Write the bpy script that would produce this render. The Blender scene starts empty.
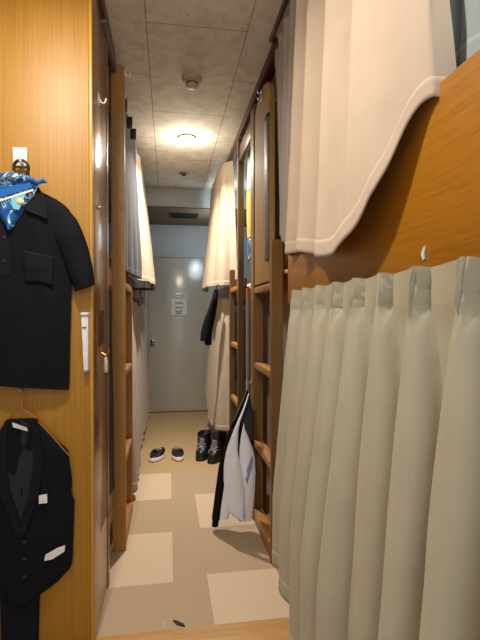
import bpy, bmesh, math, random
from mathutils import Vector, Matrix, noise
C = bpy.context.scene.collection
sc = bpy.context.scene
random.seed(7)

# ---------------------------------------------------------------- materials
def lin(c):
    return tuple(((v/255)/12.92 if v/255 <= .04045 else ((v/255+.055)/1.055)**2.4) for v in c)+(1,)

def base_mat(name, rough=.6, spec=.5, metal=0):
    m = bpy.data.materials.new(name); m.use_nodes = True
    n = m.node_tree.nodes; b = n['Principled BSDF']
    b.inputs['Roughness'].default_value = rough
    b.inputs['Specular IOR Level'].default_value = spec
    b.inputs['Metallic'].default_value = metal
    return m, n, m.node_tree.links, b

def plain(name, col, rough=.6, spec=.5, metal=0, var=.06, scale=30, bump=0):
    m, n, l, b = base_mat(name, rough, spec, metal)
    tc = n.new('ShaderNodeTexCoord'); nz = n.new('ShaderNodeTexNoise')
    nz.inputs['Scale'].default_value = scale; nz.inputs['Detail'].default_value = 3
    l.new(tc.outputs['Object'], nz.inputs['Vector'])
    r = n.new('ShaderNodeValToRGB'); c = lin(col)
    r.color_ramp.elements[0].position = .3; r.color_ramp.elements[1].position = .6
    r.color_ramp.elements[0].color = tuple(v*(1-var) for v in c[:3])+(1,)
    r.color_ramp.elements[1].color = tuple(min(1, v*(1+var)) for v in c[:3])+(1,)
    l.new(nz.outputs['Fac'], r.inputs['Fac']); l.new(r.outputs['Color'], b.inputs['Base Color'])
    if bump:
        bp = n.new('ShaderNodeBump'); bp.inputs['Strength'].default_value = bump; bp.inputs['Distance'].default_value = .002
        l.new(nz.outputs['Fac'], bp.inputs['Height']); l.new(bp.outputs['Normal'], b.inputs['Normal'])
    return m

def wood(name, c0, c1, stretch=(60, 60, 1.5), rough=.4, spec=.5, coat=0):
    m, n, l, b = base_mat(name, rough, spec)
    tc = n.new('ShaderNodeTexCoord'); mp = n.new('ShaderNodeMapping')
    mp.inputs['Scale'].default_value = stretch
    l.new(tc.outputs['Object'], mp.inputs['Vector'])
    nz = n.new('ShaderNodeTexNoise'); nz.inputs['Scale'].default_value = 1; nz.inputs['Detail'].default_value = 5
    nz.inputs['Roughness'].default_value = .65; nz.inputs['Distortion'].default_value = .3
    l.new(mp.outputs['Vector'], nz.inputs['Vector'])
    nf = n.new('ShaderNodeTexNoise'); nf.inputs['Scale'].default_value = 4.5; nf.inputs['Detail'].default_value = 2
    l.new(mp.outputs['Vector'], nf.inputs['Vector'])
    r = n.new('ShaderNodeValToRGB')
    r.color_ramp.elements[0].position = .3; r.color_ramp.elements[0].color = lin(c0)
    r.color_ramp.elements[1].position = .7; r.color_ramp.elements[1].color = lin(c1)
    mix = n.new('ShaderNodeMath'); mix.operation = 'MULTIPLY_ADD'
    mix.inputs[1].default_value = .6
    ad = n.new('ShaderNodeMath'); ad.operation = 'MULTIPLY'; ad.inputs[1].default_value = .65
    l.new(nz.outputs['Fac'], ad.inputs[0])
    l.new(nf.outputs['Fac'], mix.inputs[0]); l.new(ad.outputs[0], mix.inputs[2])
    l.new(mix.outputs[0], r.inputs['Fac']); l.new(r.outputs['Color'], b.inputs['Base Color'])
    b.inputs['Coat Weight'].default_value = coat; b.inputs['Coat Roughness'].default_value = .15
    return m

def cloth(name, col, rough=.85, var=.07, sheen=.1, weave=900, trans=0):
    m, n, l, b = base_mat(name, rough, .15)
    tc = n.new('ShaderNodeTexCoord')
    nz = n.new('ShaderNodeTexNoise'); nz.inputs['Scale'].default_value = weave; nz.inputs['Detail'].default_value = 1
    n2 = n.new('ShaderNodeTexNoise'); n2.inputs['Scale'].default_value = 9; n2.inputs['Detail'].default_value = 3
    l.new(tc.outputs['Object'], nz.inputs['Vector']); l.new(tc.outputs['Object'], n2.inputs['Vector'])
    a = n.new('ShaderNodeMath'); a.operation = 'ADD'
    l.new(nz.outputs['Fac'], a.inputs[0]); l.new(n2.outputs['Fac'], a.inputs[1])
    h = n.new('ShaderNodeMath'); h.operation = 'MULTIPLY'; h.inputs[1].default_value = .6
    l.new(a.outputs[0], h.inputs[0])
    r = n.new('ShaderNodeValToRGB'); c = lin(col)
    r.color_ramp.elements[0].position = .35; r.color_ramp.elements[1].position = .65
    r.color_ramp.elements[0].color = tuple(v*(1-var) for v in c[:3])+(1,)
    r.color_ramp.elements[1].color = tuple(min(1, v*(1+var)) for v in c[:3])+(1,)
    l.new(h.outputs[0], r.inputs['Fac']); l.new(r.outputs['Color'], b.inputs['Base Color'])
    b.inputs['Sheen Weight'].default_value = sheen
    bp = n.new('ShaderNodeBump'); bp.inputs['Strength'].default_value = .15; bp.inputs['Distance'].default_value = .001
    l.new(nz.outputs['Fac'], bp.inputs['Height']); l.new(bp.outputs['Normal'], b.inputs['Normal'])
    return m

M = {}
M['locker'] = wood('locker_oak', (136, 90, 12), (174, 124, 30), (150, 150, 1.0), .48)
M['gloss'] = wood('glossy_brown_wood', (104, 62, 26), (136, 86, 38), (60, 20, 1.2), .24, .5, .3)
M['trimred'] = plain('dark_red_brown_trim', (66, 28, 18), .4)
M['ladder'] = wood('ladder_wood', (98, 66, 24), (130, 92, 40), (70, 70, 2.5), .4)
M['ladder_l'] = wood('pale_ladder_wood', (150, 104, 46), (182, 134, 68), (70, 70, 2.5), .42)
M['rung'] = wood('rung_wood', (140, 94, 44), (170, 120, 66), (40, 3, 40), .4)
M['rail_dark'] = wood('dark_ladder_wood', (74, 52, 26), (100, 72, 38), (45, 45, 2), .35)
M['board'] = wood('orange_board_wood', (144, 88, 10), (178, 116, 20), (60, 4, 95), .4)
M['brown'] = wood('brown_panel_wood', (118, 72, 26), (140, 90, 38), (30, 30, 2), .4)
M['plank'] = wood('tall_plank_wood', (132, 94, 36), (164, 122, 56), (60, 40, 1.5), .62)
M['thresh'] = wood('threshold_wood', (168, 124, 72), (196, 152, 96), (3, 50, 50), .4)
M['kick'] = plain('beige_laminate', (196, 168, 138), .3, .5, 0, .03)
M['black'] = plain('dark_recess', (14, 12, 10), .9)
M['metal'] = plain('brushed_metal', (120, 116, 110), .48, .5, .7)
M['chrome'] = plain('chrome', (210, 210, 210), .12, .5, 1)
M['brass'] = plain('brass', (200, 150, 70), .3, .5, .9)
M['copper'] = plain('copper_wire', (190, 120, 92), .3, .5, .8)
M['white'] = plain('white_plastic', (232, 232, 230), .35)
M['cream'] = plain('cream_plastic', (226, 208, 170), .5)
M['wallpaint'] = plain('pale_wall_paint', (176, 182, 182), .5, .4, 0, .03, 6)
M['sidewall'] = plain('beige_wall_paint', (190, 178, 158), .6, .4, 0, .03, 6)
M['door'] = plain('pale_door_paint', (188, 184, 172), .17, 1.0, 0, .03, 3)
M['paper'] = plain('white_paper', (226, 226, 226), .55)
M['ink'] = plain('grey_ink', (95, 95, 100), .7)
M['plasticwrap'] = plain('clear_tape', (196, 204, 206), .15)
M['detector'] = plain('cream_detector', (176, 164, 140), .5)
M['soot'] = plain('dark_vent', (26, 22, 18), .7)
M['cur_low'] = cloth('curtain_sage_beige', (178, 170, 148))
M['cur_up'] = cloth('curtain_cream_beige', (204, 184, 162))
M['cur_far'] = cloth('curtain_far_cream', (174, 159, 138))
M['cur_grey'] = cloth('curtain_grey_blue', (60, 62, 67))
M['cur_mauve'] = cloth('curtain_mauve', (164, 150, 140))
M['blackcloth'] = cloth('black_cotton', (14, 16, 19), .8, .2, .0)
M['blackcloth2'] = cloth('black_collar_cotton', (20, 22, 25), .8, .15, .0)
M['lining'] = cloth('dark_grey_lining', (38, 40, 44), .6, .12, .0)
M['blacksuit'] = cloth('black_suit_wool', (14, 16, 21), .75, .15, .0)
M['navy'] = cloth('dark_trouser_wool', (15, 18, 26), .75, .15, .0)
M['whitecloth'] = cloth('white_cotton', (242, 243, 247), .8, .03, .1)
M['blue'] = cloth('blue_stripe_cloth', (140, 150, 192), .8, .1)
M['yellow'] = cloth('yellow_towel', (196, 164, 66), .9, .08)
M['mint'] = cloth('lit_wall_mint', (196, 220, 206), .9, .05)
M['leather'] = plain('black_leather', (22, 22, 24), .4, .5, 0, .3, 20)
M['lace'] = plain('grey_lace', (150, 152, 160), .8)
M['purple'] = plain('purple_lining', (52, 30, 58), .8)
M['rubber'] = plain('white_rubber', (228, 222, 210), .5)
M['sole'] = plain('dark_sole', (30, 26, 24), .7)
M['insole'] = plain('grey_insole', (150, 140, 130), .8)
M['greypole'] = plain('grey_pole', (150, 148, 146), .4)
M['orange'] = plain('orange_plastic', (200, 110, 40), .5)
M['ladderhole'] = plain('near_black', (10, 9, 8), .9)
M['mattress'] = cloth('mattress_fabric', (180, 180, 176))

def emis(name, col, s):
    m = bpy.data.materials.new(name); m.use_nodes = True
    b = m.node_tree.nodes['Principled BSDF']
    b.inputs['Emission Color'].default_value = lin(col); b.inputs['Emission Strength'].default_value = s
    b.inputs['Base Color'].default_value = lin(col)
    return m
M['lamp'] = emis('warm_lamp', (255, 236, 205), 30)

def ceiling_mat():
    m, n, l, b = base_mat('acoustic_ceiling', .8, .2)
    tc = n.new('ShaderNodeTexCoord')
    sx = n.new('ShaderNodeSeparateXYZ'); cx = n.new('ShaderNodeCombineXYZ')
    l.new(tc.outputs['Object'], sx.inputs[0])
    ax = n.new('ShaderNodeMath'); ax.operation = 'ADD'; ax.inputs[1].default_value = .092
    ay = n.new('ShaderNodeMath'); ay.operation = 'ADD'; ay.inputs[1].default_value = .17
    l.new(sx.outputs['X'], ax.inputs[0]); l.new(sx.outputs['Y'], ay.inputs[0])
    l.new(ay.outputs[0], cx.inputs['X']); l.new(ax.outputs[0], cx.inputs['Y'])
    br = n.new('ShaderNodeTexBrick')
    br.inputs['Scale'].default_value = 1; br.inputs['Brick Width'].default_value = .9; br.inputs['Row Height'].default_value = .45
    br.inputs['Mortar Size'].default_value = .0025; br.inputs['Mortar Smooth'].default_value = .2
    br.inputs['Color1'].default_value = (1, 1, 1, 1); br.inputs['Color2'].default_value = (.96, .96, .95, 1); br.inputs['Mortar'].default_value = (.42, .38, .34, 1)
    l.new(cx.outputs[0], br.inputs['Vector'])
    vo = n.new('ShaderNodeTexVoronoi'); vo.inputs['Scale'].default_value = 46
    mp = n.new('ShaderNodeMapping'); mp.inputs['Scale'].default_value = (1, .55, 1); mp.inputs['Rotation'].default_value = (0, 0, .5)
    l.new(tc.outputs['Object'], mp.inputs['Vector']); l.new(mp.outputs[0], vo.inputs['Vector'])
    r = n.new('ShaderNodeValToRGB')
    r.color_ramp.elements[0].position = .10; r.color_ramp.elements[0].color = (.55, .5, .43, 1)
    r.color_ramp.elements[1].position = .20; r.color_ramp.elements[1].color = (1, 1, 1, 1)
    l.new(vo.outputs['Distance'], r.inputs['Fac'])
    nz = n.new('ShaderNodeTexNoise'); nz.inputs['Scale'].default_value = 14; l.new(tc.outputs['Object'], nz.inputs['Vector'])
    r2 = n.new('ShaderNodeValToRGB'); r2.color_ramp.elements[0].color = lin((202, 197, 184)); r2.color_ramp.elements[1].color = lin((220, 215, 202))
    r2.color_ramp.elements[0].position = .3; r2.color_ramp.elements[1].position = .6
    l.new(nz.outputs['Fac'], r2.inputs['Fac'])
    # only some dots are dark: mask with second noise
    nm = n.new('ShaderNodeTexNoise'); nm.inputs['Scale'].default_value = 20; l.new(tc.outputs['Object'], nm.inputs['Vector'])
    rm = n.new('ShaderNodeValToRGB'); rm.color_ramp.elements[0].position = .40; rm.color_ramp.elements[1].position = .52
    l.new(nm.outputs['Fac'], rm.inputs['Fac'])
    mx = n.new('ShaderNodeMix'); mx.data_type = 'RGBA'; mx.inputs[6].default_value = (1, 1, 1, 1)
    l.new(rm.outputs['Color'], mx.inputs[0]); l.new(r.outputs['Color'], mx.inputs[7])
    m1 = n.new('ShaderNodeMix'); m1.data_type = 'RGBA'; m1.blend_type = 'MULTIPLY'; m1.inputs[0].default_value = 1
    l.new(r2.outputs['Color'], m1.inputs[6]); l.new(mx.outputs[2], m1.inputs[7])
    m2 = n.new('ShaderNodeMix'); m2.data_type = 'RGBA'; m2.blend_type = 'MULTIPLY'; m2.inputs[0].default_value = 1
    l.new(m1.outputs[2], m2.inputs[6]); l.new(br.outputs['Color'], m2.inputs[7])
    l.new(m2.outputs[2], b.inputs['Base Color'])
    return m
M['ceiling'] = ceiling_mat()
for k, c in dict(tile_light=(202, 180, 154), tile_mid=(174, 152, 126), tile_far=(178, 152, 114)).items():
    M[k] = plain('carpet_'+k, c, .9, .1, 0, .08, 160, .5)

def bandana_mat():
    m, n, l, b = base_mat('printed_bandana', .7, .2)
    tc = n.new('ShaderNodeTexCoord')
    nz = n.new('ShaderNodeTexNoise'); nz.inputs['Scale'].default_value = 20; nz.inputs['Detail'].default_value = 2; nz.inputs['Distortion'].default_value = 1.5
    l.new(tc.outputs['Object'], nz.inputs['Vector'])
    r = n.new('ShaderNodeValToRGB'); e = r.color_ramp.elements
    e[0].position = 0; e[0].color = lin((28, 78, 140)); e[1].position = 1; e[1].color = lin((226, 206, 140))
    for p, c in ((.44, (34, 92, 156)), (.5, (50, 116, 176)), (.53, (130, 196, 214)), (.555, (236, 236, 226)), (.58, (30, 74, 130)), (.66, (226, 206, 140)), (.7, (26, 60, 110))):
        x = e.new(p); x.color = lin(c)
    r.color_ramp.interpolation = 'CONSTANT'
    l.new(nz.outputs['Fac'], r.inputs['Fac']); l.new(r.outputs['Color'], b.inputs['Base Color'])
    return m
M['bandana'] = bandana_mat()
M['bandplain'] = cloth('bandana_blue', (38, 98, 166), .7, .15)
M['bandwhite'] = cloth('bandana_white', (222, 226, 222), .7, .05)
M['bandsky'] = cloth('bandana_sky', (120, 190, 210), .7, .1)
M['bandyellow'] = cloth('bandana_yellow', (228, 208, 140), .7, .1)

# ---------------------------------------------------------------- mesh helpers
WL = {}
class MB:
    def __init__(s): s.bm = bmesh.new()
    def box(s, x0, x1, y0, y1, z0, z1, bev=0, seg=2):
        r = bmesh.ops.create_cube(s.bm, size=1)
        for v in r['verts']:
            v.co = Vector(((x0+x1)/2+v.co.x*(x1-x0), (y0+y1)/2+v.co.y*(y1-y0), (z0+z1)/2+v.co.z*(z1-z0)))
        if bev:
            ed = list({e for v in r['verts'] for e in v.link_edges})
            bmesh.ops.bevel(s.bm, geom=ed, offset=bev, segments=seg, affect='EDGES', profile=.5)
        return s
    def cyl(s, p0, p1, r0, r1=None, n=16, cap=True):
        r1 = r0 if r1 is None else r1
        p0, p1 = Vector(p0), Vector(p1); d = p1-p0
        q = d.to_track_quat('Z', 'Y').to_matrix().to_4x4()
        bmesh.ops.create_cone(s.bm, cap_ends=cap, segments=n, radius1=r0, radius2=r1, depth=d.length, matrix=Matrix.Translation((p0+p1)/2) @ q)
        return s
    def ball(s, c, r, sx=1, sy=1, sz=1, n=14):
        bmesh.ops.create_uvsphere(s.bm, u_segments=n, v_segments=max(6, n//2), radius=r, matrix=Matrix.Translation(c) @ Matrix.Diagonal((sx, sy, sz, 1)))
        return s
    def tube(s, pts, r, n=8, closed=False):
        pts = [Vector(p) for p in pts]; rings = []
        N = len(pts); rr = r if isinstance(r, (list, tuple)) else [r]*N
        up = None
        for i, p in enumerate(pts):
            if closed: d = pts[(i+1) % N]-pts[i-1]
            else: d = pts[min(i+1, N-1)]-pts[max(i-1, 0)]
            d.normalize()
            if up is None:
                up = Vector((0, 0, 1)) if abs(d.z) < .9 else Vector((1, 0, 0))
            a = d.cross(up)
            if a.length < 1e-4: a = d.orthogonal()
            a.normalize(); b = a.cross(d); up = b
            rings.append([s.bm.verts.new(p+(a*math.cos(t)+b*math.sin(t))*rr[i]) for t in [2*math.pi*k/n for k in range(n)]])
        for i in range(N if closed else N-1):
            A, B = rings[i], rings[(i+1) % N]
            for k in range(n): s.bm.faces.new((A[k], A[(k+1) % n], B[(k+1) % n], B[k]))
        if not closed:
            s.bm.faces.new(rings[0]); s.bm.faces.new(rings[-1][::-1])
        return s
    def prism(s, pts, vec):
        a = [s.bm.verts.new(p) for p in pts]; b = [s.bm.verts.new(Vector(p)+Vector(vec)) for p in pts]
        n = len(a)
        s.bm.faces.new(a); s.bm.faces.new(b[::-1])
        for i in range(n): s.bm.faces.new((a[i], b[i], b[(i+1) % n], a[(i+1) % n]))
        return s
    def lathe(s, prof, c, n=24):
        rings = []
        for r, z in prof:
            rings.append([s.bm.verts.new((c[0]+r*math.cos(2*math.pi*k/n), c[1]+r*math.sin(2*math.pi*k/n), c[2]+z)) for k in range(n)])
        for A, B in zip(rings, rings[1:]):
            for k in range(n): s.bm.faces.new((A[k], A[(k+1) % n], B[(k+1) % n], B[k]))
        s.bm.faces.new(rings[0][::-1]); s.bm.faces.new(rings[-1])
        return s
    def grid(s, nu, nv, f):
        g = [[s.bm.verts.new(f(i/(nu-1), j/(nv-1))) for i in range(nu)] for j in range(nv)]
        for j in range(nv-1):
            for i in range(nu-1): s.bm.faces.new((g[j][i], g[j][i+1], g[j+1][i+1], g[j+1][i]))
        return s
    def pillow(s, rows, y0, front, back, nx=24, nz=40, wr=0, seed=0, p=3, axis='y'):
        """closed cloth body: rows (z, xl, xr) sorted in z; bulges towards -y by front and +y by back"""
        rows = sorted(rows); zs = [r[0] for r in rows]
        def at(z):
            for a, b in zip(rows, rows[1:]):
                if a[0] <= z <= b[0]:
                    t = (z-a[0])/max(1e-9, b[0]-a[0]); return a[1]+(b[1]-a[1])*t, a[2]+(b[2]-a[2])*t
            return rows[-1][1], rows[-1][2]
        rings = []
        for j in range(nz):
            z = zs[0]+(zs[-1]-zs[0])*j/(nz-1); xl, xr = at(z)
            ring = []
            for i in range(nx):
                u = -1+2*i/(nx-1); x = (xl+xr)/2+u*(xr-xl)/2
                d = 1-abs(u)**p
                w = wr*noise.noise(Vector((x*16+seed, seed*3.1, z*5)))+wr*.6*noise.noise(Vector((x*38, seed, z*11)))
                ring.append(s.bm.verts.new((x, y0-front*d-w*d, z)))
            for i in range(nx-2, 0, -1):
                u = -1+2*i/(nx-1); x = (xl+xr)/2+u*(xr-xl)/2
                ring.append(s.bm.verts.new((x, y0+back*(1-abs(u)**p), z)))
            rings.append(ring)
        n = len(rings[0])
        for A, B in zip(rings, rings[1:]):
            for k in range(n): s.bm.faces.new((A[k], A[(k+1) % n], B[(k+1) % n], B[k]))
        s.bm.faces.new(rings[0][::-1]); s.bm.faces.new(rings[-1])
        return s
    def xf(s, mat):
        bmesh.ops.transform(s.bm, matrix=mat, verts=s.bm.verts); return s
    def build(s, name, mat, parent=None, solid=0, sharp=38, subd=0, rim=True):
        bm = s.bm
        bmesh.ops.recalc_face_normals(bm, faces=bm.faces)
        if parent is not None: off = WL[parent.name]
        else:
            xs = [v.co for v in bm.verts]
            off = Vector(((min(v.x for v in xs)+max(v.x for v in xs))/2, (min(v.y for v in xs)+max(v.y for v in xs))/2, min(v.z for v in xs)))
        for v in bm.verts: v.co -= off
        for f in bm.faces: f.smooth = True
        lim = math.radians(sharp)
        for e in bm.edges:
            if len(e.link_faces) == 2 and e.calc_face_angle(0) > lim: e.smooth = False
        me = bpy.data.meshes.new(name); bm.to_mesh(me); bm.free()
        o = bpy.data.objects.new(name, me); C.objects.link(o)
        for mm in (mat if isinstance(mat, list) else [mat]): me.materials.append(mm)
        if parent is not None:
            o.parent = parent; WL[o.name] = off.copy()
        else:
            o.location = off; WL[o.name] = off.copy()
        if subd:
            md = o.modifiers.new('Subdivision', 'SUBSURF'); md.levels = subd; md.render_levels = subd
        if solid:
            md = o.modifiers.new('Solidify', 'SOLIDIFY'); md.thickness = solid; md.offset = 0; md.use_rim = rim
        return o

def tag(o, label, cat, group=None):
    o['label'] = label; o['category'] = cat
    if group: o['group'] = group
    return o
def thing(name, loc, label, cat, group=None):
    o = bpy.data.objects.new(name, None); C.objects.link(o); o.location = loc; o.empty_display_size = .05
    WL[o.name] = Vector(loc)
    return tag(o, label, cat, group)
def struct(o):
    o['kind'] = 'structure'; return o
def copy_tree(o, parent=None):
    c = o.copy(); C.objects.link(c)
    if parent: c.parent = parent
    WL[c.name] = WL[o.name].copy()
    for ch in list(o.children): copy_tree(ch, c)
    return c

# ---------------------------------------------------------------- setting
CE = 2.48; XL = -.264; XR = .493; YE = 5.72
WX = 1.30
mb = MB()
fm = [M['tile_mid'], M['tile_light'], M['tile_far']]
xs = [-WX, -.978, -.48, .02, .175, .675, WX]
ys = [-1.2, .11, .6, 1.1, 1.6, 2.075, 2.115, 2.56, 2.58, 3.02, 3.07, 3.515, YE+.1]
for i in range(len(xs)-1):
    for j in range(len(ys)-1):
        yc = (ys[j]+ys[j+1])/2
        f = mb.bm.faces.new([mb.bm.verts.new(p) for p in ((xs[i], ys[j], 0), (xs[i+1], ys[j], 0), (xs[i+1], ys[j+1], 0), (xs[i], ys[j+1], 0))])
        k = 0
        if yc > 3.515: k = 2
        elif i == 2 and (2.075 < yc < 2.56 or 3.02 < yc < 3.515 or 1.1 < yc < 1.6): k = 1
        elif i == 4 and (1.6 < yc < 2.115 or 2.58 < yc < 3.07): k = 1
        f.material_index = k
bmesh.ops.remove_doubles(mb.bm, verts=mb.bm.verts, dist=1e-5)
struct(mb.build('floor', fm))
struct(MB().box(-WX, WX, -1.2, YE+.1, CE, CE+.06).build('ceiling', M['ceiling']))
o = bpy.data.objects['ceiling']  # texture anchored to the corridor
o.data.transform(Matrix.Translation(o.location)); o.location = (0, 0, 0)
struct(MB().box(-WX-.08, -WX, -1.2, YE+.1, 0, CE+.06).build('wall_left', M['sidewall']))
struct(MB().box(WX, WX+.08, -1.2, YE+.1, 0, CE+.06).build('wall_right', M['sidewall']))
struct(MB().box(-WX, WX, YE, YE+.1, 0, CE).build('wall_end', M['wallpaint']))
# boxed soffit under the ceiling at the corridor's end
so = struct(MB().box(-WX, WX, 4.78, YE, 2.30, CE, .003).build('trim_1', M['wallpaint']))
# dark lower face of the soffit
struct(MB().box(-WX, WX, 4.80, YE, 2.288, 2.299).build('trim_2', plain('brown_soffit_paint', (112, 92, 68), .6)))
# door
d = struct(MB().box(-.235, .56, YE-.03, YE, .012, 1.885, .003).build('door_1', M['door']))
h = MB()
h.cyl((-.181, YE-.03, .872), (-.181, YE-.042, .872), .032, n=24)
h.cyl((-.181, YE-.04, .872), (-.181, YE-.075, .872), .012)
h.ball((-.181, YE-.088, .872), .027, 1, .8, 1, 18)
h.build('door_knob', M['chrome'], d)
fr = MB()
fr.box(-.275, .60, YE-.022, YE, 1.89, 1.93, .003)
fr.box(-.275, -.24, YE-.022, YE, 0, 1.89, .003); fr.box(.565, .60, YE-.022, YE, 0, 1.89, .003)
struct(fr.build('trim_3', M['wallpaint']))
# threshold board where the carpet starts
struct(MB().box(-.262, .60, 1.52, 1.748, 0, .012, .004).build('trim_4', M['thresh']))
# dark cornice at both ceiling edges
struct(MB().box(XL-.05, XL+.012, 1.715, 2.36, 2.42, CE, .003).build('trim_5', M['trimred']))
struct(MB().box(XR-.005, XR+.05, 2.1, 5.0, 2.43, CE, .003).build('trim_6', M['trimred']))

# ceiling things
def downlight(x, y, label):
    t = thing('downlight', (x, y, CE), label, 'ceiling light')
    MB().lathe([(.054, -.010), (.064, -.011), (.069, -.004), (.069, 0), (.054, 0), (.054, -.004)], (x, y, CE)).build('trim_ring', M['metal'], t)
    MB().lathe([(.053, -.002), (.053, -.012), (.036, -.022), (.014, -.027)][::-1], (x, y, CE)).build('lamp_lens', M['lamp'], t)
    return t
downlight(.138, 3.376, 'round downlight lit in the corridor ceiling')
sd = thing('smoke_detector', (.131, 2.532, CE), 'round cream smoke detector on the ceiling nearer than the downlight', 'smoke detector')
MB().lathe([(.054, 0), (.054, -.012), (.048, -.02), (.036, -.024)][::-1], (.131, 2.532, CE), 32).build('base', M['detector'], sd)
MB().lathe([(.034, -.022), (.034, -.044), (.028, -.052), (.010, -.055)][::-1], (.131, 2.532, CE), 32).build('sensor_head', M['detector'], sd)
MB().lathe([(.0355, -.030), (.0355, -.036), (.033, -.036), (.033, -.030)][::-1], (.131, 2.532, CE), 32).build('sensor_slot', M['soot'], sd)
sp = thing('ceiling_sensor', (.146, 4.237, CE), 'small round brownish sensor on the ceiling beyond the downlight', 'sensor')
MB().lathe([(.045, 0), (.045, -.006), (.03, -.012)][::-1], (.146, 4.237, CE)).build('base', plain('tan_plastic', (130, 112, 88), .5), sp)
MB().lathe([(.018, -.011), (.018, -.02), (.008, -.026)][::-1], (.146, 4.237, CE)).build('sensor_head', M['soot'], sp)
av = thing('air_vent', (.175, 5.14, 2.288), 'black slotted air vent under the soffit above the door', 'vent')
v = MB(); v.box(.025, .325, 5.03, 5.05, 2.275, 2.288, .002); v.box(.025, .325, 5.23, 5.25, 2.275, 2.288, .002)
v.box(.025, .045, 5.05, 5.23, 2.275, 2.288, .002); v.box(.305, .325, 5.05, 5.23, 2.275, 2.288, .002)
v.build('frame', M['soot'], av)
v = MB()
for k in range(8): v.box(.045, .305, 5.055+k*.022, 5.069+k*.022, 2.278, 2.287)
v.build('slats', M['ladderhole'], av)

# notice taped to the door
nt = thing('door_notice', (.14, YE-.031, 1.19), 'white typed notice taped on the pale door', 'notice')
yn = YE-.032
def sheet(x0, x1, z0, z1, amp, tilt=0, seed=0):
    m_ = MB()
    def f(u, w):
        x = x0+(x1-x0)*u; z = z0+(z1-z0)*w+tilt*(u-.5)
        return (x, yn-.002-amp*(.5+.5*noise.noise(Vector((x*30, seed, z*40)))), z)
    m_.grid(14, 14, f); return m_
sh_ = sheet(.035, .228, 1.175, 1.385, .004).build('sheet', M['paper'], nt, solid=.0006)
sheet(.035, .24, 1.39, 1.475, .012, -.03, 4).build('plastic_wrap', M['plasticwrap'], nt, solid=.0006)
for k, (z, a, b) in enumerate(((1.335, .085, .18), (1.28, .085, .185), (1.235, .09, .17), (1.21, .1, .16))):
    l_ = MB()
    x = a
    while x < b:
        w_ = random.uniform(.008, .018); l_.box(x, min(b, x+w_), yn-.0085, yn-.0075, z-.007, z+.007); x += w_+.005
    l_.build('text_line', M['ink'], sh_)
MB().box(.11, .16, yn-.002, yn, 1.145, 1.172).build('tape', M['plasticwrap'], nt)

# ---------------------------------------------------------------- locker at the left
lk = thing('locker', (-.76, 1.9, 0), 'tall oak grained locker facing the camera on the left', 'locker')
MB().box(-1.28, XL-.012, 1.708, 1.728, 0, CE-.005, .002).build('front_panel', M['locker'], lk)
MB().box(XL-.012, XL, 1.706, 1.735, 0, CE-.005, .003).build('corner_edging', wood('corner_edging_wood', (168, 118, 32), (196, 146, 52), (60, 60, 1), .34), lk)
MB().box(XL-.022, XL, 1.735, 2.12, .33, 2.415, .003).build('side_panel', M['gloss'], lk)
MB().box(XL-.022, XL-.002, 1.735, 2.085, .012, .33, .002).build('kick_panel', M['kick'], lk)
MB().box(XL-.03, XL+.004, 2.08, 2.125, .0, 2.415, .004).build('door_jamb', M['gloss'], lk)
MB().box(-1.28, XL-.03, 2.10, 2.12, 0, 2.42).build('back_panel', M['brown'], lk)
# fittings on the locker's side
sl = thing('slotted_key_plate', (XL+.002, 1.91, 1.07), 'dark slotted metal plate on the glossy locker side above brass hook', 'plate')
MB().box(XL, XL+.004, 1.84, 1.985, 1.075, 1.225, .001).build('plate', plain('bronze_plate', (112, 72, 36), .35, .5, .4), sl)
s_ = MB()
for y in (1.865, 1.90, 1.945): s_.box(XL+.004, XL+.0055, y, y+.018, 1.085, 1.215)
s_.build('slot', plain('dark_slot', (70, 50, 44), .6), sl)
bh = thing('brass_coat_hook', (XL, 1.885, 1.03), 'small brass hook on the glossy locker side below the slotted plate', 'hook')
MB().box(XL, XL+.005, 1.868, 1.90, 1.035, 1.075, .0015).build('hook_plate', M['brass'], bh)
MB().tube([(XL+.004, 1.885, 1.045), (XL+.022, 1.884, 1.036), (XL+.030, 1.884, 1.048), (XL+.032, 1.884, 1.062)], .0045).build('hook', M['brass'], bh)
ct = thing('hanging_tag', (XL+.02, 1.885, .965), 'cream tag hanging from the brass hook', 'tag')
MB().tube([(XL+.022, 1.885, 1.04), (XL+.021, 1.885, 1.03)], .002).build('string', M['cream'], ct)
MB().lathe([(.002, .0), (.008, .004), (.009, .03), (.007, .058), (.002, .064)], (XL+.02, 1.885, .968), 14).build('tag_body', M['cream'], ct)
def jhook(x, y, z, mat, label, sgn=1):
    t = thing('coat_hook', (x, y, z-.02), label, 'hook')
    MB().box(min(x, x+sgn*.004), max(x, x+sgn*.004), y-.012, y+.012, z-.01, z+.03, .001).build('hook_plate', mat, t)
    MB().tube([(x+sgn*.003, y, z+.012), (x+sgn*.012, y, z-.004), (x+sgn*.022, y, z-.006), (x+sgn*.028, y, z+.004), (x+sgn*.029, y, z+.013)], .0035).build('hook', mat, t)
    return t
jhook(XL, 1.855, 2.02, M['white'], 'small white hook high on the glossy locker side')
kn = tag(MB().cyl((XL, 1.815, 1.604), (XL+.006, 1.815, 1.604), .008).ball((XL+.009, 1.815, 1.604), .009).build('small_knob', M['chrome']), 'tiny chrome knob midway up the glossy locker side', 'knob')

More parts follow.
